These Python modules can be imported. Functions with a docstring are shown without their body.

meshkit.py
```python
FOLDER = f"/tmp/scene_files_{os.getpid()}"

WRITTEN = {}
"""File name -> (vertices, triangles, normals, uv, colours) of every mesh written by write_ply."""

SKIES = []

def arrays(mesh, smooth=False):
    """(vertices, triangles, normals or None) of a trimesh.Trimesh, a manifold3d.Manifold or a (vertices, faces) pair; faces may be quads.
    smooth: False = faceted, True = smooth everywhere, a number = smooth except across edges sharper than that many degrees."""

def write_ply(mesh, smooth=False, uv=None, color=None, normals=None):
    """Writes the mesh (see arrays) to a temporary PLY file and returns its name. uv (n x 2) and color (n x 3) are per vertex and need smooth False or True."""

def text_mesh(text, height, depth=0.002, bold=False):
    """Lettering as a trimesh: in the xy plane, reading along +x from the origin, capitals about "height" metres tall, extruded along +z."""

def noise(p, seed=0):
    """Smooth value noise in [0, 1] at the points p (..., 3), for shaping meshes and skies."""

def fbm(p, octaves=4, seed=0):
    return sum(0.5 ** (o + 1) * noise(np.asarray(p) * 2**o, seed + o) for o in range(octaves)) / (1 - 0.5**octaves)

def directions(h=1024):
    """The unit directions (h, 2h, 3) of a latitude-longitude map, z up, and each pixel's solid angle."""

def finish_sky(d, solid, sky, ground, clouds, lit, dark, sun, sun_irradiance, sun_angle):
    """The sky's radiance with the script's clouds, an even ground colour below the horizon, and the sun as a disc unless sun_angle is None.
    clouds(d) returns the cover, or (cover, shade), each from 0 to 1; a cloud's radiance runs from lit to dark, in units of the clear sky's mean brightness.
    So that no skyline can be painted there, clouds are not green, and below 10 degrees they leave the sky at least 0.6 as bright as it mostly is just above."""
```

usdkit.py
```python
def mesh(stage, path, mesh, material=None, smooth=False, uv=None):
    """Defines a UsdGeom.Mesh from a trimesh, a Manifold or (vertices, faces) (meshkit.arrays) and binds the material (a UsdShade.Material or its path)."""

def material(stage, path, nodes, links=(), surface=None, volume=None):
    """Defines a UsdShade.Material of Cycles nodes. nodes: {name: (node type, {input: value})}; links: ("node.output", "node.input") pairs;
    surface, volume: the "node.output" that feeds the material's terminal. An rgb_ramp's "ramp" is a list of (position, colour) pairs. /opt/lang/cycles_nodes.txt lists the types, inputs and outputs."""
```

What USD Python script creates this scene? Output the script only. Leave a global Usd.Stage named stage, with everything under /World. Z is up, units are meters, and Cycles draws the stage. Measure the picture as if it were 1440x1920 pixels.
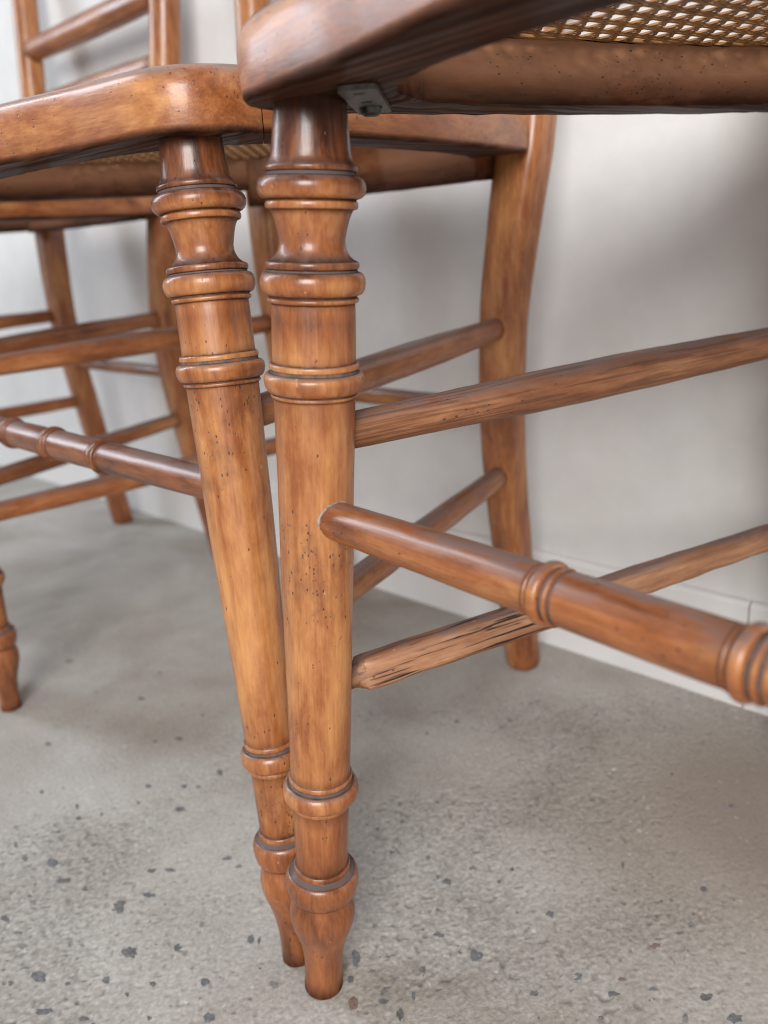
import math, random
import numpy as np, trimesh, shapely, shapely.geometry as sg, usdkit, meshkit
from scipy.interpolate import PchipInterpolator, CubicSpline
from pxr import Usd, UsdGeom, UsdLux, UsdShade, Gf, Sdf, Vt

stage = Usd.Stage.CreateInMemory()
UsdGeom.SetStageUpAxis(stage, 'Z'); UsdGeom.SetStageMetersPerUnit(stage, 1.0)
UsdGeom.Xform.Define(stage, '/World'); UsdGeom.Scope.Define(stage, '/World/Looks')
RNG = np.random.default_rng(7); random.seed(7)
T = Sdf.ValueTypeNames

# ------------------------------------------------------------------ camera
CAM_H, PITCH, ROLL = 0.3842, math.radians(18.0883), math.radians(-4.3091)
FOCAL = 1601.2                                   # in pixels of the 1440 wide photograph
def camera():
    c = UsdGeom.Camera.Define(stage, '/World/camera')
    r0, u0, f0 = np.array([1., 0, 0]), np.array([0, math.sin(PITCH), math.cos(PITCH)]), np.array([0, math.cos(PITCH), -math.sin(PITCH)])
    k, s = math.cos(ROLL), math.sin(ROLL)
    m = np.eye(4); m[0, :3] = k * r0 + s * u0; m[1, :3] = -s * r0 + k * u0; m[2, :3] = -f0; m[3, :3] = (0, 0, CAM_H)
    c.AddTransformOp().Set(Gf.Matrix4d(m.tolist()))
    c.CreateHorizontalApertureAttr(36.0); c.CreateVerticalApertureAttr(48.0)
    c.CreateFocalLengthAttr(FOCAL / 1440 * 36)
    c.CreateFStopAttr(10.0); c.CreateFocusDistanceAttr(0.385); c.CreateExposureAttr(0.38)
    c.CreateClippingRangeAttr(Gf.Vec2f(0.05, 50))
camera()

# ------------------------------------------------------------------ light
def look_at(eye, to):
    z = np.array(eye, float) - np.array(to, float); z /= np.linalg.norm(z)
    x = np.cross([0, 0, 1.], z); x /= np.linalg.norm(x); y = np.cross(z, x)
    m = np.eye(4); m[0, :3], m[1, :3], m[2, :3], m[3, :3] = x, y, z, eye
    return Gf.Matrix4d(m.tolist())
def window_light(name, eye, to, w, h, strength, color):
    l = UsdLux.RectLight.Define(stage, '/World/' + name)
    l.AddTransformOp().Set(look_at(eye, to)); l.CreateWidthAttr(w); l.CreateHeightAttr(h)
    l.CreateIntensityAttr(strength); l.CreateColorAttr(Gf.Vec3f(*color))
window_light('window_light', (-0.35, -2.1, 1.45), (0.0, 0.5, 0.25), 1.3, 1.35, 14.5, (1.0, 0.975, 0.945))
window_light('side_window_light', (-2.2, 1.55, 1.75), (0.0, 0.45, 0.35), 0.5, 1.9, 9.0, (0.80, 0.89, 1.0))
dome = UsdLux.DomeLight.Define(stage, '/World/room_glow'); dome.CreateIntensityAttr(1.0)
dm = usdkit.material(stage, '/World/Looks/room_glow', {'b': ('background_shader', {'color': (0.97, 0.985, 1.0), 'strength': 0.29})}, [], surface='b.background')
UsdShade.MaterialBindingAPI.Apply(dome.GetPrim()).Bind(dm)

# ------------------------------------------------------------------ helpers
used = {}
def numbered(path):
    n = used.get(path, -1) + 1; used[path] = n
    return path if n == 0 else '%s_%03d' % (path, n)
def keys(prim, **k):
    for a, b in k.items():
        if b: prim.SetCustomDataByKey(a, b)
    return prim
def thing(name, label=None, cat=None, group=None, kind=None, loc=(0, 0, 0), rotz=0):
    x = UsdGeom.Xform.Define(stage, numbered('/World/' + name))
    x.AddTranslateOp().Set(Gf.Vec3d(*loc)); x.AddRotateZOp().Set(rotz)
    return keys(x.GetPrim(), label=label, category=cat, group=group, kind=kind)
def add(name, mesh, mat, parent='/World', smooth=40, xf=None, attrs=None, label=None, kind=None):
    par = parent if isinstance(parent, str) else str(parent.GetPath())
    m = usdkit.mesh(stage, numbered(par + '/' + name), mesh, MATS[mat], smooth=smooth)
    if xf is not None: m.AddTransformOp().Set(Gf.Matrix4d(np.asarray(xf).tolist()))
    if attrs:
        p = np.array(m.GetPointsAttr().Get(), float); api = UsdGeom.PrimvarsAPI(m)
        gc, grime_shade, tone, *bare = attrs(p)
        crk = np.interp(p[:, 2], [.0, .02, .03, .13, .17], [.2, .2, 1, 1, .12]) if mat == 'raw_wood' else np.ones(len(p))
        api.CreatePrimvar('gc', T.Vector3fArray, 'vertex').Set(Vt.Vec3fArray.FromNumpy(np.ascontiguousarray(gc, np.float32)))
        for n, a in (('grime_shade', grime_shade), ('tone', tone)) + ((('bare', bare[0]),) if bare else ()) + ((('crack', crk),) if mat in ('raw_wood', 'dry_wood') else ()):
            a = np.broadcast_to(a, len(p))
            api.CreatePrimvar(n, T.FloatArray, 'vertex').Set(Vt.FloatArray.FromNumpy(np.ascontiguousarray(a, np.float32)))
    return keys(m.GetPrim(), label=label, kind=kind)
def grid_mesh(rings, cap=True):
    """rings (n, m, 3): a closed tube of n rings of m points."""
    rings = np.asarray(rings); n, m = rings.shape[:2]
    v = rings.reshape(-1, 3); i = np.arange(n - 1)[:, None] * m; j = np.arange(m)[None]; k = (j + 1) % m
    f = np.stack([i + j, i + k, i + m + k, i + m + j], -1).reshape(-1, 4)
    f = np.vstack([f[:, [0, 1, 2]], f[:, [0, 2, 3]]])
    if cap:
        v = np.vstack([v, rings[0].mean(0), rings[-1].mean(0)]); a, b = n * m, n * m + 1; jj = np.arange(m); kk = (jj + 1) % m
        f = np.vstack([f, np.stack([np.full(m, a), kk, jj], 1), np.stack([np.full(m, b), (n - 1) * m + jj, (n - 1) * m + kk], 1)])
    t = trimesh.Trimesh(v, f, process=False)
    if t.volume < 0: t.invert()
    return t
def lathe(z, r, seg=72, wob=0.0, seed=0):
    z, r = np.asarray(z, float), np.asarray(r, float)
    t = np.arange(seg) / seg * 2 * np.pi
    c = np.stack([np.cos(t), np.sin(t)], -1)
    rr = r[:, None] * np.ones(seg)
    if wob:
        q = np.stack([np.broadcast_to(c[None, :, 0], rr.shape) * 1.2, np.broadcast_to(c[None, :, 1], rr.shape) * 1.2, np.broadcast_to(z[:, None] * 40, rr.shape)], -1)
        rr = rr + wob * (meshkit.fbm(q + 9 * seed, 3, seed) - 0.5)
    return grid_mesh(np.concatenate([rr[..., None] * c[None], np.broadcast_to(z[:, None, None], (*rr.shape, 1))], -1))
def frame(a, b):
    """Row-vector matrix that carries local z from a to b."""
    a, b = np.array(a, float), np.array(b, float); z = (b - a) / np.linalg.norm(b - a)
    x = np.cross([0, 1, 0.3], z); x /= np.linalg.norm(x)
    m = np.eye(4); m[0, :3], m[1, :3], m[2, :3], m[3, :3] = x, np.cross(z, x), z, a
    return m, np.linalg.norm(b - a)
def stick_attrs(zg=None, gg=None, zt=None, tt=None):
    off = RNG.uniform(-3, 3, 3)
    def f(p):
        g = np.interp(p[:, 2], zg, gg) if zg is not None else 0.0
        t = np.interp(p[:, 2], zt, tt) if zt is not None else 0.0
        return p + off, g, t
    return f

# ------------------------------------------------------------------ materials
MATS = {}
def wood(name, dark, mid, light, rough=0.37, dents=0.3, streak=0.35, sheen=0.25, crack=0.0):
    n = {
        'gc': ('attribute', {'attribute': 'gc'}), 'gr': ('attribute', {'attribute': 'grime_shade'}), 'to': ('attribute', {'attribute': 'tone'}),
        'mf': ('mapping', {'scale': (900., 900., 40.)}), 'fib': ('noise_texture', {'scale': 1.0, 'detail': 2.0, 'roughness': 0.6}),
        'mb': ('mapping', {'scale': (52., 52., 15.)}), 'blo': ('noise_texture', {'scale': 1.0, 'detail': 5.0, 'roughness': 0.7, 'distortion': 0.25}),
        'ms': ('mapping', {'scale': (230., 230., 9.)}), 'str': ('noise_texture', {'scale': 1.0, 'detail': 2.0}),
        'a1': ('math', {'math_type': 'multiply_add', 'value2': 1.55, 'value3': -0.30}), 'a2': ('math', {'math_type': 'multiply_add', 'value2': 0.34}),
        'a3': ('math', {'math_type': 'multiply_add', 'value2': streak}), 'a4': ('math', {'math_type': 'multiply_add', 'value2': 0.42}), 'sub': ('math', {'math_type': 'subtract', 'value2': 0.5 * streak + 0.12}),
        'rmp': ('rgb_ramp', {'ramp': [(0.0, dark), (0.5, mid), (1.0, light)]}),
        # small dark dents, worm holes and ticks, gathered in patches
        'mk': ('mapping', {'scale': (620., 620., 300.)}), 'vk': ('voronoi_texture', {'scale': 1.0}), 'vkc': ('separate_color', {}),
        'dp': ('map_range', {'from_min': 0.50, 'from_max': 0.66, 'to_min': 0.03 * dents, 'to_max': dents, 'clamp': True}),
        'dl': ('math', {'math_type': 'less_than'}), 'dsz': ('math', {'math_type': 'multiply_add', 'value2': 0.24, 'value3': 0.10}),
        'dd': ('math', {'math_type': 'subtract'}), 'dr': ('map_range', {'from_min': 0.0, 'from_max': 0.10, 'to_min': 0.0, 'to_max': 1.0, 'clamp': True}), 'df': ('math', {'math_type': 'multiply'}),
        'kf': ('math', {'math_type': 'multiply', 'value2': 0.8}), 'kmix': ('mix_color', {'b': (0.04, 0.016, 0.009)}),
        # fine pale scratches, slanting
        'mr': ('mapping', {'rotation': (0.35, 0.5, 0.0)}), 'mc': ('mapping', {'scale': (620., 520., 26.)}), 'vc': ('voronoi_texture', {'scale': 1.0}), 'vcc': ('separate_color', {}),
        'cl': ('math', {'math_type': 'less_than', 'value2': 0.007}), 'cd': ('map_range', {'from_min': 0.34, 'from_max': 0.22, 'to_min': 0.0, 'to_max': 0.4, 'clamp': True}), 'cf': ('math', {'math_type': 'multiply'}), 'cmix': ('mix_color', {'b': (0.66, 0.40, 0.22)}),
        # open drying cracks along the grain
        'mx': ('mapping', {'scale': (640., 640., 15.)}), 'cx': ('noise_texture', {'scale': 1.0, 'detail': 2.0, 'distortion': 0.2}), 'cxr': ('map_range', {'from_min': 0.53, 'from_max': 0.60, 'to_min': 0.0, 'to_max': crack, 'clamp': True}), 'ck': ('attribute', {'attribute': 'crack'}), 'cxm': ('math', {'math_type': 'multiply'}), 'xmix': ('mix_color', {'b': (0.018, 0.010, 0.008)}),
        # wax and dust in the turned grooves; painted contact shade at the feet
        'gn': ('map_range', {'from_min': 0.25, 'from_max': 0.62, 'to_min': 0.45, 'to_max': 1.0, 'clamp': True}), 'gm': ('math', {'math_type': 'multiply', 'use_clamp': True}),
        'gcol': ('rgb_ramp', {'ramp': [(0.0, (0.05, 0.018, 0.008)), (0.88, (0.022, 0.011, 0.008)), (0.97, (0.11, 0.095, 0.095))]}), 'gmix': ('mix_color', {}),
        'ro': ('math', {'math_type': 'multiply_add', 'value2': 0.55, 'value3': rough - 0.27}), 'ro2': ('math', {'math_type': 'multiply_add', 'value2': 0.5, 'use_clamp': True}), 'sp': ('math', {'math_type': 'multiply_add', 'value2': -0.55, 'value3': 0.5, 'use_clamp': True}), 'ct': ('math', {'math_type': 'multiply_add', 'value2': -sheen, 'value3': sheen}),
        'h1': ('math', {'math_type': 'multiply_add', 'value2': -1.4}), 'h2': ('math', {'math_type': 'multiply_add', 'value2': -2.0}),
        'fm': ('math', {'math_type': 'multiply', 'value2': 0.4}),
        'geo': ('geometry', {}), 'nz': ('separate_xyz', {}), 'dz': ('map_range', {'from_min': 0.35, 'from_max': 0.9, 'to_min': 0.0, 'to_max': 0.85, 'clamp': True}), 'dn': ('map_range', {'from_min': 0.40, 'from_max': 0.52, 'to_min': 0.0, 'to_max': 1.0, 'clamp': True}), 'du': ('math', {'math_type': 'multiply'}), 'dmix': ('mix_color', {'b': (0.15, 0.105, 0.10)}), 'mn': ('mapping', {'scale': (24., 24., 15.), 'location': (3., 7., 1.)}), 'sn': ('noise_texture', {'scale': 1.0, 'detail': 5.0, 'roughness': 0.75}), 'snr': ('map_range', {'from_min': 0.55, 'from_max': 0.68, 'to_min': 0.0, 'to_max': 0.45, 'clamp': True}), 'snm': ('mix_color', {'b': (0.075, 0.028, 0.02)}),
        'ba': ('attribute', {'attribute': 'bare'}), 'bmul': ('math', {'math_type': 'multiply', 'value2': 0.65}), 'bmix': ('mix_color', {'b': (0.42, 0.22, 0.135)}), 'ro3': ('math', {'math_type': 'multiply_add', 'value2': 0.3, 'use_clamp': True}),
        'bp': ('bump', {'strength': 0.4, 'distance': 0.0006}),
        'p': ('principled_bsdf', {'coat_roughness': 0.16}),
    }
    L = [('gc.vector', m + '.vector') for m in ('mf', 'mb', 'ms', 'mk', 'mr', 'mx')]
    L += [('mf.vector', 'fib.vector'), ('mb.vector', 'blo.vector'), ('ms.vector', 'str.vector'), ('mk.vector', 'vk.vector'), ('mr.vector', 'mc.vector'), ('mc.vector', 'vc.vector'), ('mx.vector', 'cx.vector'),
          ('blo.fac', 'a1.value1'), ('fib.fac', 'a2.value1'), ('a1.value', 'a2.value3'), ('str.fac', 'a3.value1'), ('a2.value', 'a3.value3'), ('to.fac', 'a4.value1'), ('a3.value', 'a4.value3'), ('a4.value', 'sub.value1'), ('sub.value', 'rmp.fac'),
          ('vk.color', 'vkc.color'), ('sn.fac', 'dp.value'), ('vkc.r', 'dl.value1'), ('dp.result', 'dl.value2'), ('vkc.g', 'dsz.value1'), ('dsz.value', 'dd.value1'), ('vk.distance', 'dd.value2'), ('dd.value', 'dr.value'), ('dr.result', 'df.value1'), ('dl.value', 'df.value2'),
          ('vc.color', 'vcc.color'), ('vcc.r', 'cl.value1'), ('vc.distance', 'cd.value'), ('cl.value', 'cf.value1'), ('cd.result', 'cf.value2'),
          ('cf.value', 'cmix.fac'), ('cmix.result', 'kmix.a'), ('df.value', 'kf.value1'), ('kf.value', 'kmix.fac'), ('kmix.result', 'xmix.a'), ('cx.fac', 'cxr.value'), ('cxr.result', 'cxm.value1'), ('ck.fac', 'cxm.value2'), ('cxm.value', 'xmix.fac'),
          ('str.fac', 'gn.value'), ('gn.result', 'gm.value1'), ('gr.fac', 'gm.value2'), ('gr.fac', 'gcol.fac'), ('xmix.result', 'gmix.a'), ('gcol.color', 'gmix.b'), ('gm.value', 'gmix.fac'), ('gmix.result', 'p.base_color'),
          ('blo.fac', 'ro.value1'), ('gm.value', 'ro2.value1'), ('ro.value', 'ro2.value3'), ('ba.fac', 'ro3.value1'), ('ro2.value', 'ro3.value3'), ('ro3.value', 'p.roughness'), ('gm.value', 'sp.value1'), ('gm.value', 'ct.value1'), ('sp.value', 'p.specular_ior_level'), ('ct.value', 'p.coat_weight'),
          ('df.value', 'h1.value1'), ('fib.fac', 'fm.value1'), ('fm.value', 'h1.value3'), ('geo.normal', 'nz.vector'), ('nz.z', 'dz.value'), ('blo.fac', 'dn.value'), ('dz.result', 'du.value1'), ('dn.result', 'du.value2'), ('du.value', 'dmix.fac'), ('rmp.color', 'bmix.a'), ('ba.fac', 'bmul.value1'), ('bmul.value', 'bmix.fac'), ('bmix.result', 'snm.a'), ('gc.vector', 'mn.vector'), ('mn.vector', 'sn.vector'), ('sn.fac', 'snr.value'), ('snr.result', 'snm.fac'), ('snm.result', 'dmix.a'), ('dmix.result', 'cmix.a'), ('h1.value', 'h2.value3' if crack else 'bp.height'), ('bp.normal', 'p.normal')]
    if crack: L += [('cxm.value', 'h2.value1'), ('h2.value', 'bp.height')]
    else:
        for k in ('mx', 'cx', 'cxr', 'xmix', 'h2', 'ck', 'cxm'): del n[k]
        L = [(a, b) for a, b in L if not any(x.split('.')[0] in ('mx', 'cx', 'cxr', 'xmix', 'ck', 'cxm') for x in (a, b))] + [('kmix.result', 'gmix.a')]
    MATS[name] = usdkit.material(stage, '/World/Looks/' + name, n, L, surface='p.BSDF')
wood('honey_wood', (0.055, 0.014, 0.0055), (0.28, 0.09, 0.027), (0.54, 0.25, 0.088), dents=1.1, streak=0.45)
wood('dry_wood', (0.075, 0.026, 0.011), (0.26, 0.098, 0.04), (0.45, 0.23, 0.115), rough=0.5, dents=0.4, streak=0.6, sheen=0.0, crack=0.4)
wood('raw_wood', (0.08, 0.03, 0.014), (0.26, 0.11, 0.052), (0.46, 0.25, 0.135), rough=0.6, dents=0.3, streak=0.7, sheen=0.0, crack=1.0)
def plain(name, c1, c2, scale, rough, bump=0.0, metallic=0.0, spec=0.5):
    MATS[name] = usdkit.material(stage, '/World/Looks/' + name, {
        'tc': ('texture_coordinate', {}), 'n': ('noise_texture', {'scale': scale, 'detail': 5.0, 'roughness': 0.65}), 'r': ('rgb_ramp', {'ramp': [(0.3, c1), (0.7, c2)]}),
        'b': ('bump', {'strength': 1.0, 'distance': bump}), 'p': ('principled_bsdf', {'roughness': rough, 'metallic': metallic, 'specular_ior_level': spec})},
        [('tc.object', 'n.vector'), ('n.fac', 'r.fac'), ('r.color', 'p.base_color'), ('n.fac', 'b.height'), ('b.normal', 'p.normal')], surface='p.BSDF')
plain('plaster', (0.67, 0.665, 0.66), (0.725, 0.72, 0.715), 30.0, 0.7, 0.0006)
plain('skirting_glaze', (0.72, 0.715, 0.71), (0.78, 0.775, 0.77), 6.0, 0.42, 0.0004)
plain('steel', (0.09, 0.08, 0.072), (0.24, 0.22, 0.2), 160.0, 0.5, 0.0003, 1.0)
plain('dark_steel', (0.05, 0.05, 0.048), (0.12, 0.115, 0.1), 200.0, 0.45, 0.0003, 1.0)
plain('glue', (0.12, 0.10, 0.09), (0.36, 0.33, 0.31), 260.0, 0.35, 0.0006)
plain('slate_chip', (0.10, 0.105, 0.115), (0.2, 0.205, 0.21), 240.0, 0.8, 0.0012)
plain('dark_chip', (0.085, 0.086, 0.088), (0.2, 0.198, 0.195), 240.0, 0.8, 0.0012)
plain('grey_chip', (0.17, 0.165, 0.16), (0.26, 0.25, 0.24), 240.0, 0.85, 0.0012)
plain('rust_chip', (0.16, 0.11, 0.09), (0.26, 0.2, 0.17), 240.0, 0.85, 0.0012)
MATS['cane'] = usdkit.material(stage, '/World/Looks/cane', {
    'tc': ('texture_coordinate', {}), 'n': ('noise_texture', {'scale': 60.0, 'detail': 4.0}), 'r': ('rgb_ramp', {'ramp': [(0.3, (0.20, 0.085, 0.025)), (0.7, (0.38, 0.19, 0.065))]}),
    'p': ('principled_bsdf', {'roughness': 0.4}), 't': ('translucent_bsdf', {'color': (0.45, 0.2, 0.06)}), 'm': ('mix_closure', {'fac': 0.12})},
    [('tc.object', 'n.vector'), ('n.fac', 'r.fac'), ('r.color', 'p.base_color'), ('p.BSDF', 'm.closure1'), ('t.BSDF', 'm.closure2')], surface='m.closure')
# worn concrete: smooth slurry, rough exposed patches, stains, fine dark and pale grit
def ground(u, v):
    du, dv = u - 720, v - 960; k, s = math.cos(ROLL), math.sin(ROLL); x, y = (k * du + s * dv) / FOCAL, (-s * du + k * dv) / FOCAL
    d = np.array([x, math.cos(PITCH) - y * math.sin(PITCH), -math.sin(PITCH) - y * math.cos(PITCH)])
    return (np.array([0, 0, CAM_H]) - d * CAM_H / d[2])[:2]
MOSS, STAIN = (0.315, 0.545, 0.0), (0.235, 0.47, 0.0)
MATS['concrete'] = usdkit.material(stage, '/World/Looks/concrete', {
    'tc': ('texture_coordinate', {}),
    'big': ('noise_texture', {'scale': 6.5, 'detail': 5.0, 'roughness': 0.62, 'distortion': 0.4}), 'bigr': ('rgb_ramp', {'ramp': [(0.28, (0.27, 0.236, 0.203)), (0.46, (0.355, 0.331, 0.302)), (0.68, (0.445, 0.43, 0.405))]}),
    'med': ('noise_texture', {'scale': 420.0, 'detail': 4.0, 'roughness': 0.7}), 'medr': ('map_range', {'from_min': 0.25, 'from_max': 0.75, 'to_min': 0.72, 'to_max': 1.26}), 'pt': ('attribute', {'attribute': 'pit'}), 'ptr': ('map_range', {'from_min': 0.3, 'from_max': 1.0, 'to_min': 1.05, 'to_max': 0.70, 'clamp': True}), 'mul2': ('mix_color', {'blend_type': 'multiply', 'fac': 1.0, 'use_clamp': False}),
    'mul': ('mix_color', {'blend_type': 'multiply', 'fac': 1.0, 'use_clamp': False}),
    'gv': ('voronoi_texture', {'scale': 1.0}), 'gvw': ('noise_texture', {'scale': 90.0, 'detail': 2.0}), 'gvm': ('vector_math', {'math_type': 'multiply_add', 'vector2': (260., 200., 260.)}), 'gvn': ('vector_math', {'math_type': 'scale', 'scale': 2.6}), 'gvr': ('separate_color', {}), 'gl': ('math', {'math_type': 'less_than', 'value2': 0.07}), 'gd': ('map_range', {'from_min': 0.05, 'from_max': 0.40, 'to_min': 0.5, 'to_max': 0.0, 'clamp': True}),
    'gf': ('math', {'math_type': 'multiply'}), 'gmix': ('mix_color', {'b': (0.14, 0.13, 0.12)}),
    'pl': ('math', {'math_type': 'greater_than', 'value2': 0.95}), 'pf': ('math', {'math_type': 'multiply'}), 'pmix': ('mix_color', {'b': (0.66, 0.64, 0.6)}),
    'ds': ('vector_math', {'math_type': 'distance', 'vector2': STAIN}), 'dsn': ('math', {'math_type': 'multiply_add', 'value2': -0.16}), 'dsr': ('map_range', {'from_min': 0.075, 'from_max': -0.045, 'to_min': 0.0, 'to_max': 0.7, 'clamp': True}), 'smix': ('mix_color', {'b': (0.25, 0.195, 0.15)}),
    'dm': ('vector_math', {'math_type': 'distance', 'vector2': MOSS}), 'dmn': ('math', {'math_type': 'multiply_add', 'value2': -0.06}), 'dmr': ('map_range', {'from_min': 0.012, 'from_max': -0.012, 'to_min': 0.0, 'to_max': 0.9, 'clamp': True}), 'mmix': ('mix_color', {'b': (0.055, 0.048, 0.028)}),
    'rm': ('noise_texture', {'scale': 4.3, 'detail': 2.0}), 'rmr': ('map_range', {'from_min': 0.40, 'from_max': 0.56, 'to_min': 0.25, 'to_max': 1.0, 'clamp': True}),
    'h1': ('math', {'math_type': 'multiply'}),
    'b': ('bump', {'strength': 0.6, 'distance': 0.0012}), 'p': ('principled_bsdf', {'roughness': 0.75, 'specular_ior_level': 0.3})},
    [('tc.object', a + '.vector') for a in ('big', 'med', 'gvw', 'rm')] + [('gvw.color', 'gvn.vector1'), ('tc.object', 'gvm.vector1'), ('gvn.vector', 'gvm.vector3'), ('gvm.vector', 'gv.vector')] + [('tc.object', 'ds.vector1'), ('tc.object', 'dm.vector1')] +
    [('big.fac', 'bigr.fac'), ('bigr.color', 'mul.a'), ('med.fac', 'medr.value'), ('medr.result', 'mul.b'), ('mul.result', 'mul2.a'), ('pt.fac', 'ptr.value'), ('ptr.result', 'mul2.b'), ('gv.color', 'gvr.color'), ('gvr.r', 'gl.value1'), ('gv.distance', 'gd.value'), ('gl.value', 'gf.value1'), ('gd.result', 'gf.value2'),
     ('mul2.result', 'smix.a'), ('big.fac', 'dsn.value1'), ('ds.value', 'dsn.value3'), ('dsn.value', 'dsr.value'), ('dsr.result', 'smix.fac'),
     ('med.fac', 'dmn.value1'), ('dm.value', 'dmn.value3'), ('dmn.value', 'dmr.value'), ('smix.result', 'mmix.a'), ('dmr.result', 'mmix.fac'),
     ('mmix.result', 'gmix.a'), ('gf.value', 'gmix.fac'), ('gvr.g', 'pl.value1'), ('pl.value', 'pf.value1'), ('gd.result', 'pf.value2'), ('gmix.result', 'pmix.a'), ('pf.value', 'pmix.fac'), ('pmix.result', 'p.base_color'),
     ('rm.fac', 'rmr.value'), ('med.fac', 'h1.value1'), ('rmr.result', 'h1.value2'), ('h1.value', 'b.height'), ('b.normal', 'p.normal')],
    surface='p.BSDF')

# ------------------------------------------------------------------ setting: floor, wall
floor = thing('floor', kind='structure')
def floor_axis(lo, f0, f1, hi, fine):
    grow = lambda x0, x1: x0 + (x1 - x0) * (np.linspace(0, 1, 26)[1:] ** 3.2)
    return np.r_[grow(f0, lo)[::-1], np.arange(f0, f1, fine), grow(f1, hi)]
fx, fy = floor_axis(-4, -.29, .32, 4, .0009), floor_axis(-3, .315, .66, 5, .0009)
gx, gy = np.meshgrid(fx, fy); q = np.stack([gx, gy, 0 * gx], -1)
mask = np.clip((meshkit.fbm(q * 7 + 3, 3, 21) - .36) / .2, 0.12, 1) * np.clip((.72 - gy) / .14 + .15, .25, 1)
mask = np.maximum(mask, np.clip((.50 - gy) / .1, 0, .8) * (.55 + .5 * meshkit.fbm(q * 12 + 8, 2, 24)))
mask = mask * (1 - .75 * np.exp(-(((gx - .24) / .07) ** 2 + ((gy - .49) / .09) ** 2)))
warp = q + .0016 * (np.stack([meshkit.noise(q * 260, 31), meshkit.noise(q * 260, 32), 0 * gx], -1) - .5)
grain = .55 * meshkit.noise(warp * [430, 430, 1], 33) + .45 * meshkit.noise(warp * [840, 840, 1], 34)
pits = np.clip((meshkit.noise(warp * 300, 35) - .74) / .2, 0, 1)
hgt = -mask * (.0010 * (1 - grain) ** 1.3 + .0011 * pits) - .0008 * meshkit.fbm(q * 22, 3, 36)
fade = np.clip((gx + .30) / .02, 0, 1) * np.clip((.335 - gx) / .02, 0, 1) * np.clip((.69 - gy) / .06, 0, 1)
hgt = hgt * np.where(fade > 0, np.maximum(fade, .0), 0)
nx, ny = len(fx), len(fy); i = np.arange(ny - 1)[:, None] * nx + np.arange(nx - 1)[None]
fq = np.stack([i, i + 1, i + nx + 1, i + nx], -1).reshape(-1, 4)
slab = usdkit.mesh(stage, '/World/floor/concrete_slab', (np.stack([gx, gy, hgt], -1).reshape(-1, 3), fq), MATS['concrete'], smooth=True)
UsdGeom.PrimvarsAPI(slab).CreatePrimvar('pit', T.FloatArray, 'vertex').Set(Vt.FloatArray.FromNumpy((mask * fade * ((1 - grain) * 1.1 + pits)).astype(np.float32).ravel()))
def floor_height(x, y): return float(hgt[np.searchsorted(fy, y) - 1, np.searchsorted(fx, x) - 1])
WN, WD = np.array([0.7161, 0.6980]), np.array([0.6980, -0.7161])      # wall normal (into the wall) and its direction
def wall_point(along, out, z): return np.array([*(WN * (0.6174 - out) + WD * along), z])
def wall_box(a0, a1, o0, o1, z0, z1, bev=0.0):
    b = trimesh.creation.box(bounds=[[0, 0, 0], [1, 1, 1]]); v = b.vertices.copy()
    if bev:
        d = 0.5 - np.abs(v - 0.5)
    b.vertices = np.array([wall_point(a0 + (a1 - a0) * x, o0 + (o1 - o0) * y, z0 + (z1 - z0) * z) for x, y, z in v])
    if b.volume < 0: b.invert()
    return b
wall = thing('wall', kind='structure')
add('plaster_face', wall_box(-3.6, 3.0, -0.16, -0.007, -0.02, 2.7), 'plaster', wall, smooth=False)
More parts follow.
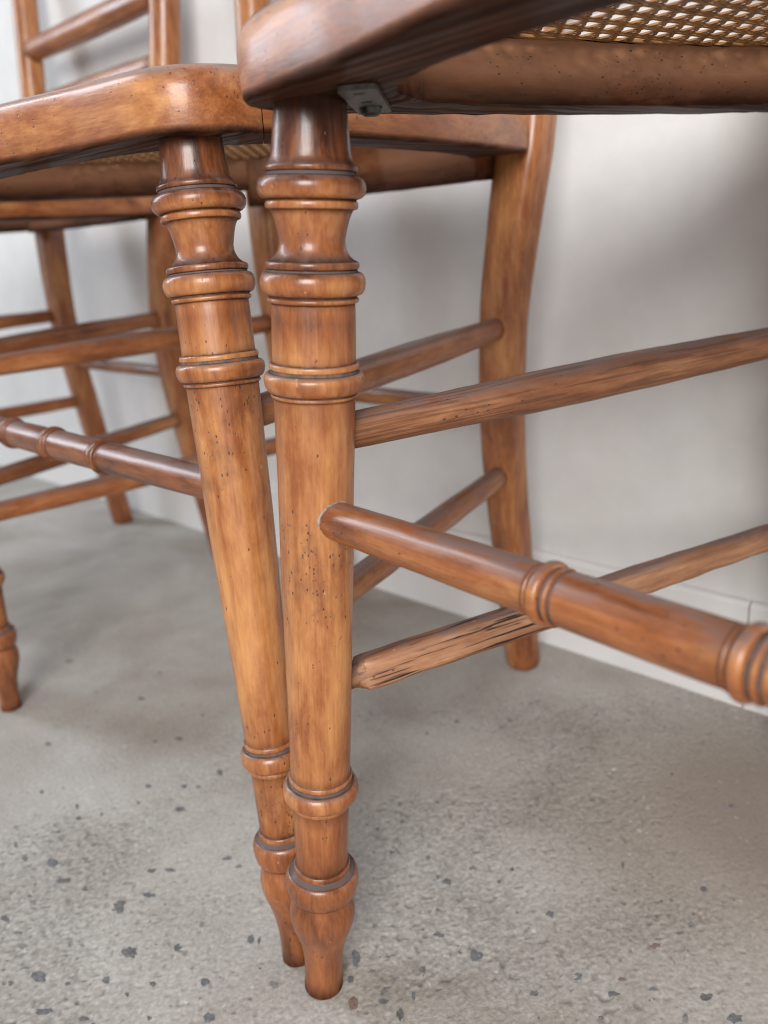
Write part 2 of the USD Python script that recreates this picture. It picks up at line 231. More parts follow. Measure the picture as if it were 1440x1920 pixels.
def tile(a0, a1):
    prof = np.array([(-0.0065, -0.004), (0.0, -0.004), (0.0, 0.088), (-0.001, 0.0905), (-0.003, 0.0915), (-0.0065, 0.0915)])
    return grid_mesh([[wall_point(a, o, z) for o, z in prof] for a in (a0, a0 + 0.0006, a1 - 0.0006, a1)])
for k in range(-4, 4):
    a = -0.2365 + 0.62 * k
    add('skirting_tile', tile(a + 0.0007, a + 0.62 - 0.0007), 'skirting_glaze', wall, smooth=20)

# ------------------------------------------------------------------ chairs: measures in metres, x along the row, y towards the wall
WT, WF, FF, ZS = 0.1855, 0.2122, 0.0239, 0.43
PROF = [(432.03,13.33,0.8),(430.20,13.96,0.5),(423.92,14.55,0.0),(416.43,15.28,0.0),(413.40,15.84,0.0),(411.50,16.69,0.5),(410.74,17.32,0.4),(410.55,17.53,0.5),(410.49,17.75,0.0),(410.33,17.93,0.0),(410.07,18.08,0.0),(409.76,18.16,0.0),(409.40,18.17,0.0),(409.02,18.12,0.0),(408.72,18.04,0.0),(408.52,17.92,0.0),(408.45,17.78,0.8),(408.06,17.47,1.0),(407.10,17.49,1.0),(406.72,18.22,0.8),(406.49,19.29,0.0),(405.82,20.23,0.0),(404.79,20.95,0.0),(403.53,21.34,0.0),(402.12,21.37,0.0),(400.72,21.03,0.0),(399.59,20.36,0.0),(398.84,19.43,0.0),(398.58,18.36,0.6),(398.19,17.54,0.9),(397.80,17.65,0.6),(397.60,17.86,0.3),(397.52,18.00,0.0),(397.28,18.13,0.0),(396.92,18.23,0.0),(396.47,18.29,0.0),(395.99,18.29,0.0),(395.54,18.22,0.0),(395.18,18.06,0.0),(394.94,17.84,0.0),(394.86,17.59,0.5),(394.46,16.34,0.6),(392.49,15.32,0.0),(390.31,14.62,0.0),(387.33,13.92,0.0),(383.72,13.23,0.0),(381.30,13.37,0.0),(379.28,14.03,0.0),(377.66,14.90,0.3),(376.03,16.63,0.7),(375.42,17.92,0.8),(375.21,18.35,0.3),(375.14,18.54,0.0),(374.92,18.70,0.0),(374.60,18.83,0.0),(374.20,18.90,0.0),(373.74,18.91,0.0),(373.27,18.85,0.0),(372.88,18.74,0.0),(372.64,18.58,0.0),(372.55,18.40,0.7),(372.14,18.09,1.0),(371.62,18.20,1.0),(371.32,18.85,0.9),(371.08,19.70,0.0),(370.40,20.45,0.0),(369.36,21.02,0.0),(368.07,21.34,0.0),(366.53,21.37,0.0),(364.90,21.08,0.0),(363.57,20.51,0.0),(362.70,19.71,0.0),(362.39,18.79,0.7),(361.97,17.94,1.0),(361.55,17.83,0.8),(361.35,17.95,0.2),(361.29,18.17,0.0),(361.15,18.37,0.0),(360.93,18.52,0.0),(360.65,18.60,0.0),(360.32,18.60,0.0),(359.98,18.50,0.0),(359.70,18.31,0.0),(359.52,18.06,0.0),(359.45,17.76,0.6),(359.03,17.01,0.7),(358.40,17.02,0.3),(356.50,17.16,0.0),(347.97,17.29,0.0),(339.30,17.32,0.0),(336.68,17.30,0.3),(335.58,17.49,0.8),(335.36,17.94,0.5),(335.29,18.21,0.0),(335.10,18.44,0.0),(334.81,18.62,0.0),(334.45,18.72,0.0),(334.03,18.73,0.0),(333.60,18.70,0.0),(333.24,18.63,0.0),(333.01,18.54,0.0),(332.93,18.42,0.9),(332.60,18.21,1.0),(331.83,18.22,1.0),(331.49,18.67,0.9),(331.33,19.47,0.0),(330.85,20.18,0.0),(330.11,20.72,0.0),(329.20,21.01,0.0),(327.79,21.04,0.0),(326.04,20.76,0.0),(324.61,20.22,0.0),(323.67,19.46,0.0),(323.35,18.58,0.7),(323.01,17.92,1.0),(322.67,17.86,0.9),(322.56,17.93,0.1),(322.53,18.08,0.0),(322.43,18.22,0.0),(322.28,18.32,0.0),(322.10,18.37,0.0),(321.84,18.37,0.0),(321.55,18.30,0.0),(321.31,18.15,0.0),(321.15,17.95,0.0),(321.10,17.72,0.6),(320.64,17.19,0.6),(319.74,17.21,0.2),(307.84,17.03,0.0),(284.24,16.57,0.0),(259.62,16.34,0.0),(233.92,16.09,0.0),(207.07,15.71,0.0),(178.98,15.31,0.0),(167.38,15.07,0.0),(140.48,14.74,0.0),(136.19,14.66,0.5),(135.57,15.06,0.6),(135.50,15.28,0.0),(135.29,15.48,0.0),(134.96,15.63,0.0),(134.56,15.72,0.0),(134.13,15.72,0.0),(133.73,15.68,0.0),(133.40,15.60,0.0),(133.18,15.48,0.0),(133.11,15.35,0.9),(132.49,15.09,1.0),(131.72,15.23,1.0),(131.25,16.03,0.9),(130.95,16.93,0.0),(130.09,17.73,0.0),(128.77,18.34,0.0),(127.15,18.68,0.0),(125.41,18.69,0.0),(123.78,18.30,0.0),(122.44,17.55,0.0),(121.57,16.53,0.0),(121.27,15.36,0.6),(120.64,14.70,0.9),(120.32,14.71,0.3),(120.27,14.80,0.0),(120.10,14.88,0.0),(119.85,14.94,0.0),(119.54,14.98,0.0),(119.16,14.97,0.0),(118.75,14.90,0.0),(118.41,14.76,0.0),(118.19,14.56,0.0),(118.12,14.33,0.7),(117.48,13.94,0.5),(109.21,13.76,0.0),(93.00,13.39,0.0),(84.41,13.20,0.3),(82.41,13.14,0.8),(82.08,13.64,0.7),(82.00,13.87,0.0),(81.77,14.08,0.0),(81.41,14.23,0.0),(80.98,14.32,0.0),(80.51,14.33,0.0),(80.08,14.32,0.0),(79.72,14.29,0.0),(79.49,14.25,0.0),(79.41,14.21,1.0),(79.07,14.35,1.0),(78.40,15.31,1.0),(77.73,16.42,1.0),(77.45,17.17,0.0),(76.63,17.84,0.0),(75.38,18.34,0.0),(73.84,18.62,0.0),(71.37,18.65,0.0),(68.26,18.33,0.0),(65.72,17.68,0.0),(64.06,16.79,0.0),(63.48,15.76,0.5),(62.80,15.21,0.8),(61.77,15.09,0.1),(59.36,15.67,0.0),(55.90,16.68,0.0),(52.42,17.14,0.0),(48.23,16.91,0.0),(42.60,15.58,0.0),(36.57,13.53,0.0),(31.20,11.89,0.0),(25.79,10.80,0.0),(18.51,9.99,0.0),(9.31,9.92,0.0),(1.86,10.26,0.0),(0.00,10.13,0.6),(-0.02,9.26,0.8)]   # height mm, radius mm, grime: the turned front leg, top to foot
Z_FRONT, Z_UP, Z_LOW, Z_BACK = 0.2687, 0.3029, 0.1823, 0.2434
POST = np.array([(0.0, .1229, .3331), (.09, .1243, .3215), (.1894, .1261, .3093), (.3087, .1335, .3020), (.43, .1478, .3130), (.52, .1575, .3235), (.64, .1660, .3380), (.90, .1780, .3650)])
PX, PY = PchipInterpolator(POST[:, 0], POST[:, 1]), CubicSpline(POST[:, 0], POST[:, 2])
DEEP, SPLAY, SLIM = 1.0, {-1: (0, 0), 1: (0, 0)}, 1.0      # of the chair being built: seat depth, how far its feet have crept, wear of its feet
def deep(y): return y if y < .05 else .05 + (y - .05) * DEEP
def leg_axis(side, z):
    k = 1 - z / ZS
    return np.array([side * (WT + (WF - WT) * k) + SPLAY[side][0] * k, -FF * k + SPLAY[side][1] * k, z])
HEEL, DROP = 0.0, 15.0                                         # of the chair being built: spread of its right rear foot, depth of its back rail
def post_axis(side, z): return np.array([side * float(PX(z)) + (HEEL * max(0.0, 1 - z / .28) if side > 0 else 0), deep(float(PY(z))), z])

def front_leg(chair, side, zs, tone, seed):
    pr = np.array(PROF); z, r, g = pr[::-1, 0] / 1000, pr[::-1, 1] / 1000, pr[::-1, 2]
    zz, rr, gg = [z[0]], [r[0]], [g[0]]
    for i in range(1, len(z)):                                   # long plain stretches get more rings
        n = max(1, int((z[i] - z[i - 1]) / 0.004))
        for k in range(1, n + 1):
            t = k / n; zz.append(z[i - 1] + (z[i] - z[i - 1]) * t); rr.append(r[i - 1] + (r[i] - r[i - 1]) * t); gg.append(g[i - 1] + (g[i] - g[i - 1]) * t)
    zz, rr, gg = np.array(zz), np.array(rr), np.array(gg)
    rr = rr * np.interp(zz, [0, .13, .25], [SLIM, SLIM, 1])
    a, b = leg_axis(side, 0.0), leg_axis(side, ZS)
    m, L = frame(a, b)
    s = L / ZS
    zz = zz * s; zz[-1] = max(L + (zs - ZS), zz[-2]) + 0.004
    zz[0] = 0.0
    gg = np.maximum(gg, np.clip((.010 - zz) / .008, 0, .85))  # foot end darkened: contact shade painted into the leg colour
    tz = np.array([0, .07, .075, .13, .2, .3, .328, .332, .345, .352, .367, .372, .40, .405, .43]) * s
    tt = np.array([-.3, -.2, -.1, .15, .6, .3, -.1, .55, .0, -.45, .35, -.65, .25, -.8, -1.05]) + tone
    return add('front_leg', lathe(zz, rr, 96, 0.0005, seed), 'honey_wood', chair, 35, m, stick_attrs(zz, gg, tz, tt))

def front_stretcher(chair, tone, skew=0.0, gap=.0643):
    a, b = leg_axis(-1, Z_FRONT), leg_axis(1, Z_FRONT); m, L = frame(a, b); c = L / 2 - skew
    half = [(0.0, 8.2, 0), (.02, 8.4, 0), (.05, 8.8, 0), (.100, 9.1, 0), (.1245, 9.2, .1)]
    pts = [(s, r, g) for s, r, g in half]
    def ring(c0):
        o = []
        def q(d, r, g=0): o.append((c0 + .84 * d / 1000, r, g))
        q(-8.2, 9.2, .3); q(-7.9, 8.75, 1); q(-7.4, 8.75, 1); q(-7.1, 9.3, .3); q(-6.5, 9.6); q(-5.9, 9.3, .3); q(-5.6, 8.8, 1); q(-5.1, 8.85, 1); q(-4.8, 9.5, .6)
        for t in np.linspace(0, np.pi, 11): q(-4.6 + 5.2 * (1 - math.cos(t)) / 2 * 1.0, 9.6 + 1.5 * math.sin(t))
        q(0.8, 9.4, .6); q(1.2, 8.8, 1); q(2.4, 8.75, 1); q(2.7, 9.4, .4); q(3.4, 10.0); q(4.3, 10.0); q(5.0, 9.5, .4); q(5.3, 8.8, 1); q(6.6, 8.8, 1); q(6.9, 9.3, .3); q(7.6, 9.4)
        return o
    mid = [(s, r, g) for s, r, g in pts]
    r1 = ring(c - gap)
    r2 = [(s, r + 0.3, g) for s, r, g in ring(c)]
    r3 = [(2 * c - s, r, g) for s, r, g in r1[::-1]]
    mid = [(L - s, r, g) for s, r, g in pts[::-1]]
    P = np.array(pts + r1 + [(c - .035, 9.5, 0), (c - .02, 9.6, 0)] + r2 + [(c + .02, 9.6, 0), (c + .035, 9.5, 0)] + r3 + mid)
    P = P[np.argsort(P[:, 0], kind='stable')]
    ss = [P[0, 0]]; out = [P[0]]
    for i in range(1, len(P)):
        n = max(1, int((P[i, 0] - P[i - 1, 0]) / 0.006))
        out += [P[i - 1] + (P[i] - P[i - 1]) * k / n for k in range(1, n + 1)]
    P = np.array(out)
    return add('front_stretcher', lathe(P[:, 0], P[:, 1] / 1000, 72, 0.0004, 3), 'honey_wood', chair, 35, m, stick_attrs(P[:, 0], P[:, 2], [0, .03, .13, .2, L - .13, L], [tone, tone + .1, tone, tone + .1, tone, tone]))

def rod(chair, name, a, b, radii, mat='honey_wood', tone=0.0, seed=0, n=40, sag=0.0, ends=0.35, label=None):
    m, L = frame(a, b); z = np.linspace(0, L, n)
    r = np.interp(z / L, np.linspace(0, 1, len(radii)), radii)
    t = lathe(z, r, 40, 0.0009, seed)
    if sag: t.vertices[:, 0] += sag * np.sin(np.pi * t.vertices[:, 2] / L)
    return add(name, t, mat, chair, 40, m, stick_attrs([0, .02, .03, L - .025, L - .017, L], [ends, ends, 0, 0, ends, ends], [0, L], [tone, tone]), label=label)

def repaired_stretcher(chair, a, b):
    """Square replacement bar with rounded arrises, a whittled neck at the front leg and open cracks."""
    m, L = frame(a, b); st = []
    zs = np.concatenate([[0, .012, .0185, .0195, .0225], np.linspace(.026, L, 60)])
    th = np.arange(48) / 48 * 2 * np.pi
    for z in zs:
        k = float(np.clip((z - 0.019) / 0.002, 0, 1)); s = np.interp(z, [0, .02, .024, .1, L], [.0066, .0072, .0082, .0085, .0072])
        e = 5.0 if z < L * .6 else 5.0 - 2.4 * (z / L - .6) / .4
        d = (np.abs(np.cos(th - .35)) ** e + np.abs(np.sin(th - .35)) ** e) ** (-1 / e)
        rr = s * (0.78 + 0.22 * k) * (d * k + (1 - k))
        rr = rr + (0.0011 if z < .02 else 0.0005) * (meshkit.noise(np.stack([np.cos(th) * 3, np.sin(th) * 3, np.full(48, z * (300 if z < .02 else 60))], -1), 4) - .5) * 2
        for a0, z0, z1, w in ((-2.0, .05, .16, .06), (-1.7, .04, .13, .05), (-2.35, .06, .2, .07), (-1.3, .08, .15, .05), (2.2, .05, .17, .06), (2.6, .08, .2, .06), (.9, .05, .15, .05), (1.3, .06, .2, .06), (.5, .07, .16, .05)):
            if z0 < z < z1:
                dd = np.abs((th - a0 - .6 * (z - z0) + np.pi) % (2 * np.pi) - np.pi); rr = rr - .0012 * math.sin(np.pi * (z - z0) / (z1 - z0)) ** .5 * np.exp(-(dd / w) ** 2)
        st.append(np.stack([rr * np.cos(th), rr * np.sin(th), np.full(48, z)], -1))
    t = grid_mesh(st)
    bar = add('side_stretcher', t, 'raw_wood', chair, 30, m, stick_attrs([0, .019, .021, L], [.5, .3, 0, 0], [0, .019, .022, L], [.0, .1, .2, .1]), label='square repaired stretcher with open cracks and a whittled end')
    return bar

def back_post(chair, side, tone, seed):
    zz = np.concatenate([np.linspace(0, .006, 4), np.linspace(.012, .86, 90)]); st = []; th = np.arange(44) / 44 * 2 * np.pi
    for z in zz:
        c = post_axis(side, z); ww = np.interp(z, [0, .19, .31, .38, .43, .47, .55, .86], [.0145, .0152, .0160, .0176, .0190, .0178, .0170, .0150]); dd = np.interp(z, [0, .19, .31, .43, .55, .86], [.0145, .0146, .0152, .0165, .0165, .0150])
        e = np.interp(z, [0, .1, .2, .42, .5], [2.3, 3.2, 4.2, 4.2, 2.1]); d = (np.abs(np.cos(th)) ** e + np.abs(np.sin(th)) ** e) ** (-1 / e)
        f = 1 - .12 * max(0, 1 - z / .005) ** 2
        q = np.stack([np.cos(th) * 1.5 + side, np.sin(th) * 1.5, np.full(44, z * 22)], -1)
        w = 1 + .05 * (meshkit.fbm(q, 3, seed) - .5)
        st.append(np.stack([c[0] + ww * f * d * w * np.cos(th), c[1] + dd * f * d * w * np.sin(th), np.full(44, z)], -1))
    off = RNG.uniform(-3, 3, 3)
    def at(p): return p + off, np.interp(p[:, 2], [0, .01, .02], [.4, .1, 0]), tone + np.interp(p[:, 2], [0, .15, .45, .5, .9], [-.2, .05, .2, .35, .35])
    return add('back_post', grid_mesh(st), 'honey_wood', chair, 45, None, at)

# half outline of the seat frame: outer edge and inner edge, from the middle of the front to the back post
OUT = np.array([(0, -.052), (.03, -.0505), (.06, -.0465), (.10, -.0385), (.14, -.0310), (.17, -.0285), (.188, -.0262), (.2, -.0205), (.2085, -.011), (.2125, .001), (.2132, .008), (.2134, .0195), (.2122, .05), (.206, .095), (.1975, .15), (.186, .21), (.173, .262), (.1655, .2925)])
INN = np.array([(0, -.008), (.028, -.008), (.055, -.007), (.088, -.0045), (.118, .001), (.138, .008), (.151, .0145), (.160, .0215), (.166, .0285), (.170, .036), (.1725, .0410), (.1755, .0495), (.1788, .068), (.176, .104), (.1665, .155), (.155, .208), (.1405, .252), (.1275, .2755)])
SECT = [(0, 0), (.05, -.35), (.5, -.35), (.93, -.3), (.972, .1), (.992, 1.4), (1.0, 3.4), (1.0, 11), (1.0, 16.5), (.988, 20.5), (.953, 24.0), (.89, 26.6), (.78, 28.2), (.62, 29.0), (.42, 29.3), (.2, 29.0), (.06, 28.3), (0, 27.3), (-.004, 14)]
def frame_piece(stations, zs):
    return grid_mesh([[[i[0] + (o[0] - i[0]) * u, i[1] + (o[1] - i[1]) * u, zs + h / 1000] for u, h in SECT] for o, i in stations])
def densify(o, i, n):
    t = np.linspace(0, len(o) - 1, n); k = np.arange(len(o))
    f = lambda a: np.stack([PchipInterpolator(k, a[:, 0])(t), [deep(y) for y in PchipInterpolator(k, a[:, 1])(t)]], 1)
    return list(zip(f(o), f(i)))
def seat_frame(chair, zs, tone):
    J = 11                                                        # the joint of front rail and side rail
    half = densify(OUT[:J + 1], INN[:J + 1], 44)
    left = [(o * [-1, 1], i * [-1, 1]) for o, i in half[::-1][:-1]]
    def rough(t, seed):
        p = t.vertices; n = meshkit.fbm(p * [150, 150, 120] + 5, 3, seed) - .5
        t.vertices[:, 2] += np.where(p[:, 2] < zs + .0035, n * .0013, n * .0003)
        return t
    off = RNG.uniform(-3, 3, (4, 3)); off[2] = off[1] = off[0]
    inn = [(x, deep(y)) for x, y in INN] + [(.1275, deep(.2775))]
    hole = sg.Polygon([(-x, y) for x, y in inn[::-1]] + inn[1:]).buffer(.0022)
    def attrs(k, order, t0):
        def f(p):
            low = np.clip((zs + .004 - p[:, 2]) / .003, 0, 1)  # rail underside: darker tone and duller surface
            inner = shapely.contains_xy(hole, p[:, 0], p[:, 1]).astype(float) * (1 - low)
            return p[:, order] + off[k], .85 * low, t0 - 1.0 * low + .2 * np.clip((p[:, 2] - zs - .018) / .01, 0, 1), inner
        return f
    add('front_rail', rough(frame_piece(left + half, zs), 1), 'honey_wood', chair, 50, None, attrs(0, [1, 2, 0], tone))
    for s in (-1, 1):
        st = densify(OUT[J:], INN[J:], 26)
        d = st[0][0] * 0 + [0, .0005]
        st[0] = (st[0][0] + d, st[0][1] + d)
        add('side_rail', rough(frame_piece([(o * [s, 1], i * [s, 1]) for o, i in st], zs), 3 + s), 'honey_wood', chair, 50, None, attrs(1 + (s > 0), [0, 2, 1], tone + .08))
    # the deep rail between the posts
    st = []
    for x in np.linspace(-.132, .132, 30):
        y0 = deep(.2765) + .004 * (1 - (x / .128) ** 2)
        sec = [(y0, 1 - DROP), (y0 + .001, -DROP), (y0 + .02, -DROP), (y0 + .024, 2 - DROP), (y0 + .026, 0), (y0 + .026, 24), (y0 + .022, 28), (y0 + .012, 29.2), (y0 + .002, 28.4), (y0, 26), (y0 - .0004, 5)]
        st.append([(x, y, zs + h / 1000) for y, h in sec])
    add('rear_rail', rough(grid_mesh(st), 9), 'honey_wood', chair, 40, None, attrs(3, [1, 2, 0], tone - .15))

def caning(chair, zs):
    """Six-way cane: paired uprights, paired cross strands and single diagonals, each strand a part of the panel."""
    z0 = zs + .0262
    inn = [(x, deep(y)) for x, y in INN] + [(.1275, deep(.2775))]
    poly = sg.Polygon([(-x, y) for x, y in inn[::-1]] + inn[1:])
    big = poly.buffer(.004)
    par = str(chair.GetPath())
    # binding strand that covers the holes round the panel
    ring = np.array(poly.buffer(-.0012).exterior.coords)[::-1]; st = []
    L = np.r_[0, np.cumsum(np.linalg.norm(np.diff(ring, axis=0), axis=1))]; s = np.arange(0, L[-1], .004)
    rx, ry = np.interp(s, L, ring[:, 0]), np.interp(s, L, ring[:, 1])
    d = np.stack([np.gradient(rx), np.gradient(ry)], 1); d /= np.linalg.norm(d, axis=1, keepdims=True); nn = np.stack([-d[:, 1], d[:, 0]], 1)
    for i in list(range(len(s))) + [0]:
        st.append([(rx[i] + nn[i, 0] * u, ry[i] + nn[i, 1] * u, z0 + h) for u, h in ((-.0026, .0), (.0026, .0), (.0022, .0016), (-.0022, .0016))])
    panel = add('cane_panel', grid_mesh(st), 'cane', chair, 40)
    pp = str(panel.GetPath())
    P = .0127
    def strand(p0, p1, width, lift, amp, phase):
        line = sg.LineString([p0, p1]).intersection(big)
        if line.is_empty or line.length < .015 or line.geom_type != 'LineString': return
        a, b = map(np.array, line.coords); n = max(4, int(np.linalg.norm(b - a) / (.0032 if amp else .02)))
        t = np.linspace(0, 1, n); q = a + (b - a) * t[:, None]; e = (b - a) / np.linalg.norm(b - a); w = np.array([-e[1], e[0]]) * width / 2
        run = (q - np.array(p0)) @ e
        z = z0 + lift + amp * np.sin(run * 2 * np.pi / phase[0] + phase[1]) if amp else z0 + lift + 0 * run
        rows = [[(*(x - w), h), (*(x + w), h), (*(x + w * .8), h + .0005), (*(x - w * .8), h + .0005)] for x, h in zip(q, z)]
        add('cane_strand', grid_mesh(rows), 'cane', pp, 40)
    j = lambda: RNG.normal(0, .00012)
    for k in range(-17, 18):
        for d in (-.0017, .0017):
            x = k * P + d + j(); strand((x, -.1), (x + j(), .35), .0018, 0.0, 0, None)
    for k in range(-1, 24):
        for d in (-.0017, .0017):
            y = k * P + d + j(); strand((-.25, y), (.25, y + j()), .0018, .0009, 0, None)
    h = P / 2
    for k in range(-40, 44):
        c = k * P + h
        strand((-.3, -.3 + c), (.4, .4 + c), .0020, .0007, .0007, (P * math.sqrt(2), 0.0))
        strand((.3, -.3 + c), (-.4, .4 + c), .0020, .0007, .0007, (P * math.sqrt(2), math.pi))

def chair(label, loc, yaw, zs=ZS, tone=0.0, repaired=False, seed=0, depth=1.0, splay=((0, 0), (0, 0)), slim=1.0, skew=0.0, heel=0.0, drop=15.0):
    global DEEP, SPLAY, SLIM, HEEL, DROP
    HEEL, DROP = heel, drop
    DEEP, SPLAY, SLIM = depth, {-1: splay[0], 1: splay[1]}, slim
    c = thing('cane_chair', label, 'chair', 'cane seated chairs in a row along the wall', None, loc, -yaw)
    for s in (-1, 1):
        front_leg(c, s, zs, tone, 5 + seed + s); back_post(c, s, tone, 8 + seed + s)
    seat_frame(c, zs, tone); caning(c, zs)
    front_stretcher(c, tone + (.02 if repaired else -.6), skew, .069 if repaired else .0643)
    for s in (-1, 1):
        dry = 'dry_wood' if repaired else 'honey_wood'
        rod(c, 'side_stretcher', leg_axis(s, Z_UP), post_axis(s, .3087), [.0078, .0086, .0098, .0103, .0100, .0090, .0082], dry, tone - .05, 11 + s + seed)
        if repaired and s < 0: repaired_stretcher(c, leg_axis(s, Z_LOW), post_axis(s, .1894))
        else: rod(c, 'side_stretcher', leg_axis(s, Z_LOW), post_axis(s, .1894), [.0084, .0088, .0092, .0092, .0088, .0082], 'honey_wood', tone - .1, 21 + s + seed)
    rod(c, 'rear_stretcher', post_axis(-1, Z_BACK), post_axis(1, Z_BACK), [.007, .0075, .008, .0075, .007], 'honey_wood', tone - .2, 31 + seed)
    rod(c, 'back_rail', post_axis(-1, .571), post_axis(1, .571), [.013, .0145, .015, .0145, .013], 'honey_wood', tone, 41 + seed, ends=.5)
    rod(c, 'back_rail', post_axis(-1, .640), post_axis(1, .640), [.013, .0145, .015, .0145, .013], 'honey_wood', tone, 42 + seed, ends=.5)
    rod(c, 'top_rail', post_axis(-1, .835), post_axis(1, .835), [.015, .018, .019, .018, .015], 'honey_wood', tone, 43 + seed, ends=.5)
    return c

A = chair('nearest cane chair with steel bracket under its seat corner and a cracked side stretcher', (0.0987, 0.2103, 0), 51.6232, .4335, -.05, True, 0, 1.065, ((0, 0), (0, 0)), 1.0, -.0065)
B = chair('middle cane chair of honey brown wood, its front leg crossing behind the nearest leg', (-0.2053, 0.5492, 0), 44.9592, .43, .08, False, 50, 1.0, ((.0108, .0208), (.0035, .0036)), .88, .005)
C = chair('farthest blurred cane chair at the left, its back rails showing above the seat corner', (-0.5458, 0.9058, 0), 46.0261, .4195, .0, False, 90, 1.0, ((0, 0), (0, 0)), 1.0, 0.0, .016, 3.0)

# steel bracket under the corner of the near seat
plate = sg.box(-.033, -.0068, .033, .0068).buffer(-.003).buffer(.003)
for hx in (-.024, -.002, .014): plate = plate.difference(sg.Point(hx, 0.0).buffer(.0024))
pm = trimesh.creation.extrude_polygon(plate, .0018, engine='earcut')
bx = np.eye(4); ca, sa = math.cos(math.radians(135)), math.sin(math.radians(135)); bx[0, :3] = (ca, sa, 0); bx[1, :3] = (-sa, ca, 0); bx[3, :3] = (-.1715, .0165, .4310)
br = add('bracket', pm, 'steel', A, False, bx)
sc = lathe([-.0034, -.0032, -.0022, -.0008, 0], [.0005, .0026, .0040, .0046, .0046], 28)
add('screw', sc, 'dark_steel', br, 30, np.array([[1, 0, 0, 0], [0, 1, 0, 0], [0, 0, 1, 0], [.0140, .0, 0.0001, 1.]]))
SPLAY = {-1: (0, 0), 1: (0, 0)}
# hardened glue round the front stretcher's tenon
m0, L0 = frame(leg_axis(-1, Z_FRONT), leg_axis(1, Z_FRONT)); pts = []
for ph in np.linspace(-math.pi, math.pi, 90):
    q = np.array([math.cos(ph), math.sin(ph)]) * .0086; up = q[0] * m0[0, 2] + q[1] * m0[1, 2]; side = q[0] * m0[0, 1] + q[1] * m0[1, 1]
    pts.append((q[0], q[1], math.sqrt(max(.0163 ** 2 - side ** 2, 1e-6)) - .0002, up, side))
pts = [p for p in pts if p[3] > -.0015 and p[4] < .006]; i0 = max(range(len(pts)), key=lambda i: abs(pts[i][0] - pts[i - 1][0]) + abs(pts[i][1] - pts[i - 1][1])); pts = pts[i0:] + pts[:i0]
st = []
for i, (x, y, z, u, sd) in enumerate(pts):
    w = .0009 * min(1, i / 4 + .2, (len(pts) - 1 - i) / 4 + .2) * (.75 + .5 * float(meshkit.noise(np.array([i * .45, 2., 3.]), 5))); n = np.array([x, y, 0]) / math.hypot(x, y)
    st.append([np.array([x, y, z]) + w * (n * math.cos(t) + np.array([0, 0, 1.]) * math.sin(t)) for t in np.arange(8) / 8 * 2 * np.pi])
add('glue_line', grid_mesh(st), 'glue', A, 60, m0)

# ------------------------------------------------------------------ chips of stone in the concrete
CH = [(99,1616,30,22),(117,1651,38,11),(159,1666,16,11),(224,1698,26,36),(278,1677,36,11),(338,1517,30,14),(47,1608,14,16),(60,1690,14,12),(54,1678,10,8),(8,1721,18,12),(33,1747,24,6),(39,1773,22,12),(72,1828,36,26),(245,1785,38,24),(333,1775,22,18),(377,1732,15,11),(198,1836,20,18),(286,1843,14,14),(383,1840,22,22),(510,1845,20,16),(469,1762,16,18),(486,1762,7,18),(80,1896,40,20),(156,1908,30,12),(391,1906,30,26),(237,1863,10,10),(280,1908,12,14),(447,1624,20,12),(426,1608,24,10),(284,1631,20,12),(319,1631,26,8),(175,1583,10,12),(109,1559,14,9),(146,1534,14,9),(190,1526,7,12),(214,1515,12,6),(144,1511,10,14),(78,1484,12,9),(344,1473,14,12),(371,1474,14,10),(278,1474,16,12),(412,1447,16,14),(259,1504,8,7),(6,1594,14,9),(29,1583,8,14),(229,1598,10,6),(126,1843,10,9),
      (751,1506,14,14),(821,1503,13,8),(754,1536,10,14),(708,1552,16,11),(739,1595,24,12),(803,1606,12,10),(839,1652,22,16),(821,1644,9,14),(885,1626,18,12),(960,1629,14,10),(936,1652,12,9),(821,1705,13,8),(823,1752,26,14),(893,1788,34,28),(792,1816,16,16),(1031,1713,22,20),(993,1737,6,5),(1083,1829,28,18),(1001,1861,22,13),(1150,1862,30,14),(1265,1803,12,10),(1224,1855,18,12),(1324,1868,34,20),(1378,1909,36,22),(1286,1909,16,22),(1129,1904,20,16),(749,1901,16,30),(775,1865,9,22),(723,1855,18,9),(718,1878,22,8),(1258,1685,12,12),(1319,1665,16,12),(1296,1734,18,12),(1232,1719,10,8),(1168,1621,6,20),(1371,1510,18,8),(1152,1667,16,9),(1106,1591,8,8),(1260,1451,8,8),
      (666,1793,20,42),(698,1820,12,14),(657,1835,14,20),(724,1854,18,14),(719,1875,26,9),(514,1846,20,14),(470,1760,18,22),(956,1349,14,8),(857,1352,16,8),(940,1361,14,8),(800,1375,12,8),(335,1385,18,10),(265,1310,18,8),(130,1240,20,10),(290,1390,16,8),(300,1262,12,6),(180,1300,10,6),(380,1340,14,8),(90,1395,14,8),(1090,1402,10,7)]
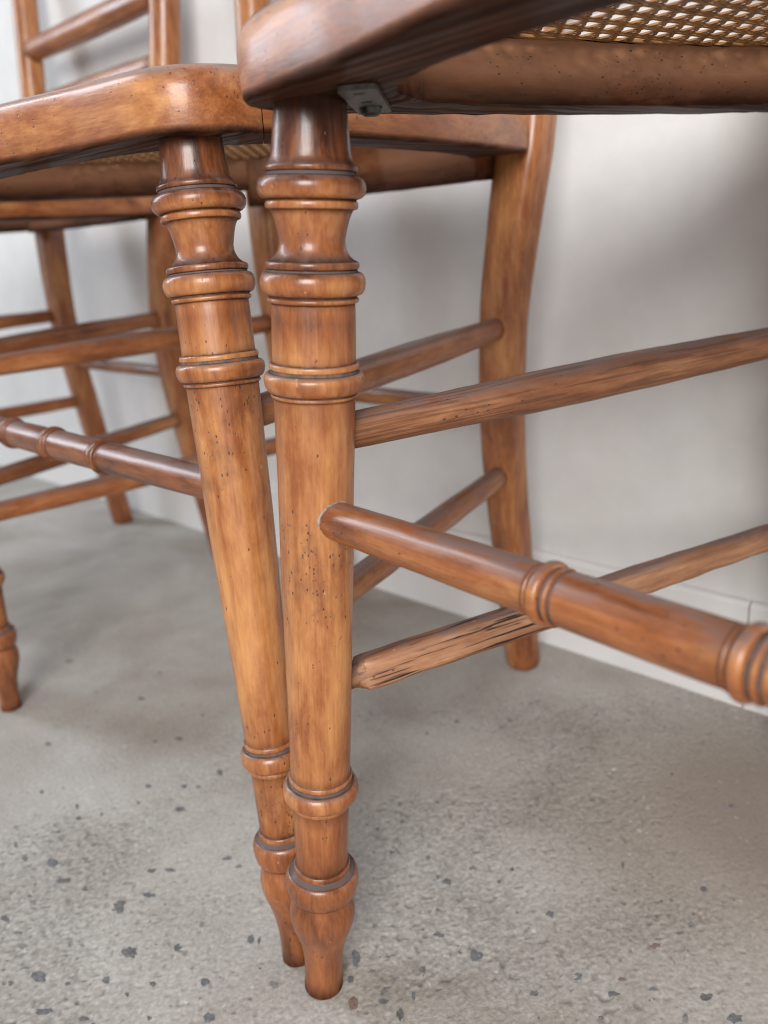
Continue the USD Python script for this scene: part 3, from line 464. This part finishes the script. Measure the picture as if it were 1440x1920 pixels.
BROWN = [(864,1783,14,10),(1229,1772,30,14),(662,1881,26,34),(18,1843,7,14),(1166,1835,22,12)]
def chip(u, v, w, h, mat, seed):
    w, h = .86 * w, .84 * h
    r = np.random.default_rng(seed); n = int(r.integers(9, 15)); t = np.arange(n) / n * 2 * np.pi + r.uniform(-.2, .2, n); rad = np.clip(r.normal(.88, .2, n), .45, 1.2)
    pts = np.array([ground(u + w / 2 * a * math.cos(b), v + h / 2 * a * math.sin(b)) for a, b in zip(rad, t)])
    c = pts.mean(0); top = float(r.uniform(.0, .0004))
    lo = np.c_[c + (pts - c) * 1.04, np.full(n, -.004)]; zz = max(floor_height(*c), floor_height(*pts[0]), floor_height(*pts[n // 2])); hi = np.c_[c + (pts - c) * .93, np.full(n, zz + top) + r.uniform(-.0002, .0002, n)]
    add('stone_chip', grid_mesh([lo, hi]), mat, floor, False)
for i, q in enumerate(CH): chip(*q, ('slate_chip', 'dark_chip', 'slate_chip', 'grey_chip')[i % 4] if q[2] < 24 else ('slate_chip', 'dark_chip')[i % 2], i)
r = np.random.default_rng(77); bits = []
for k in range(300):                                              # fine grit set in the slab, too small to pick apart
    x, y = r.uniform(-.30, .30), .33 + .45 * r.random() ** 1.3
    n = int(r.integers(4, 7)); t = np.arange(n) / n * 2 * np.pi + r.uniform(-.3, .3, n); e = r.uniform(.0005, .0017); st = r.uniform(.35, 1); an = r.uniform(0, 3.14)
    d = np.stack([np.cos(t) * e, np.sin(t) * e * st], 1) * r.uniform(.6, 1.15, (n, 1)); d = d @ np.array([[math.cos(an), math.sin(an)], [-math.sin(an), math.cos(an)]]) + [x, y]
    zz = floor_height(x, y); bits.append(grid_mesh([np.c_[d, np.full(n, zz - .002)], np.c_[[x, y] + (d - [x, y]) * .9, np.full(n, zz + .0002)]]))
add('grit', trimesh.util.concatenate(bits[::3]), 'slate_chip', floor, False, kind='stuff')
add('grit', trimesh.util.concatenate(bits[1::3] + bits[2::3]), 'grey_chip', floor, False, kind='stuff')
for i, q in enumerate(BROWN): chip(*q, 'rust_chip', 900 + i)
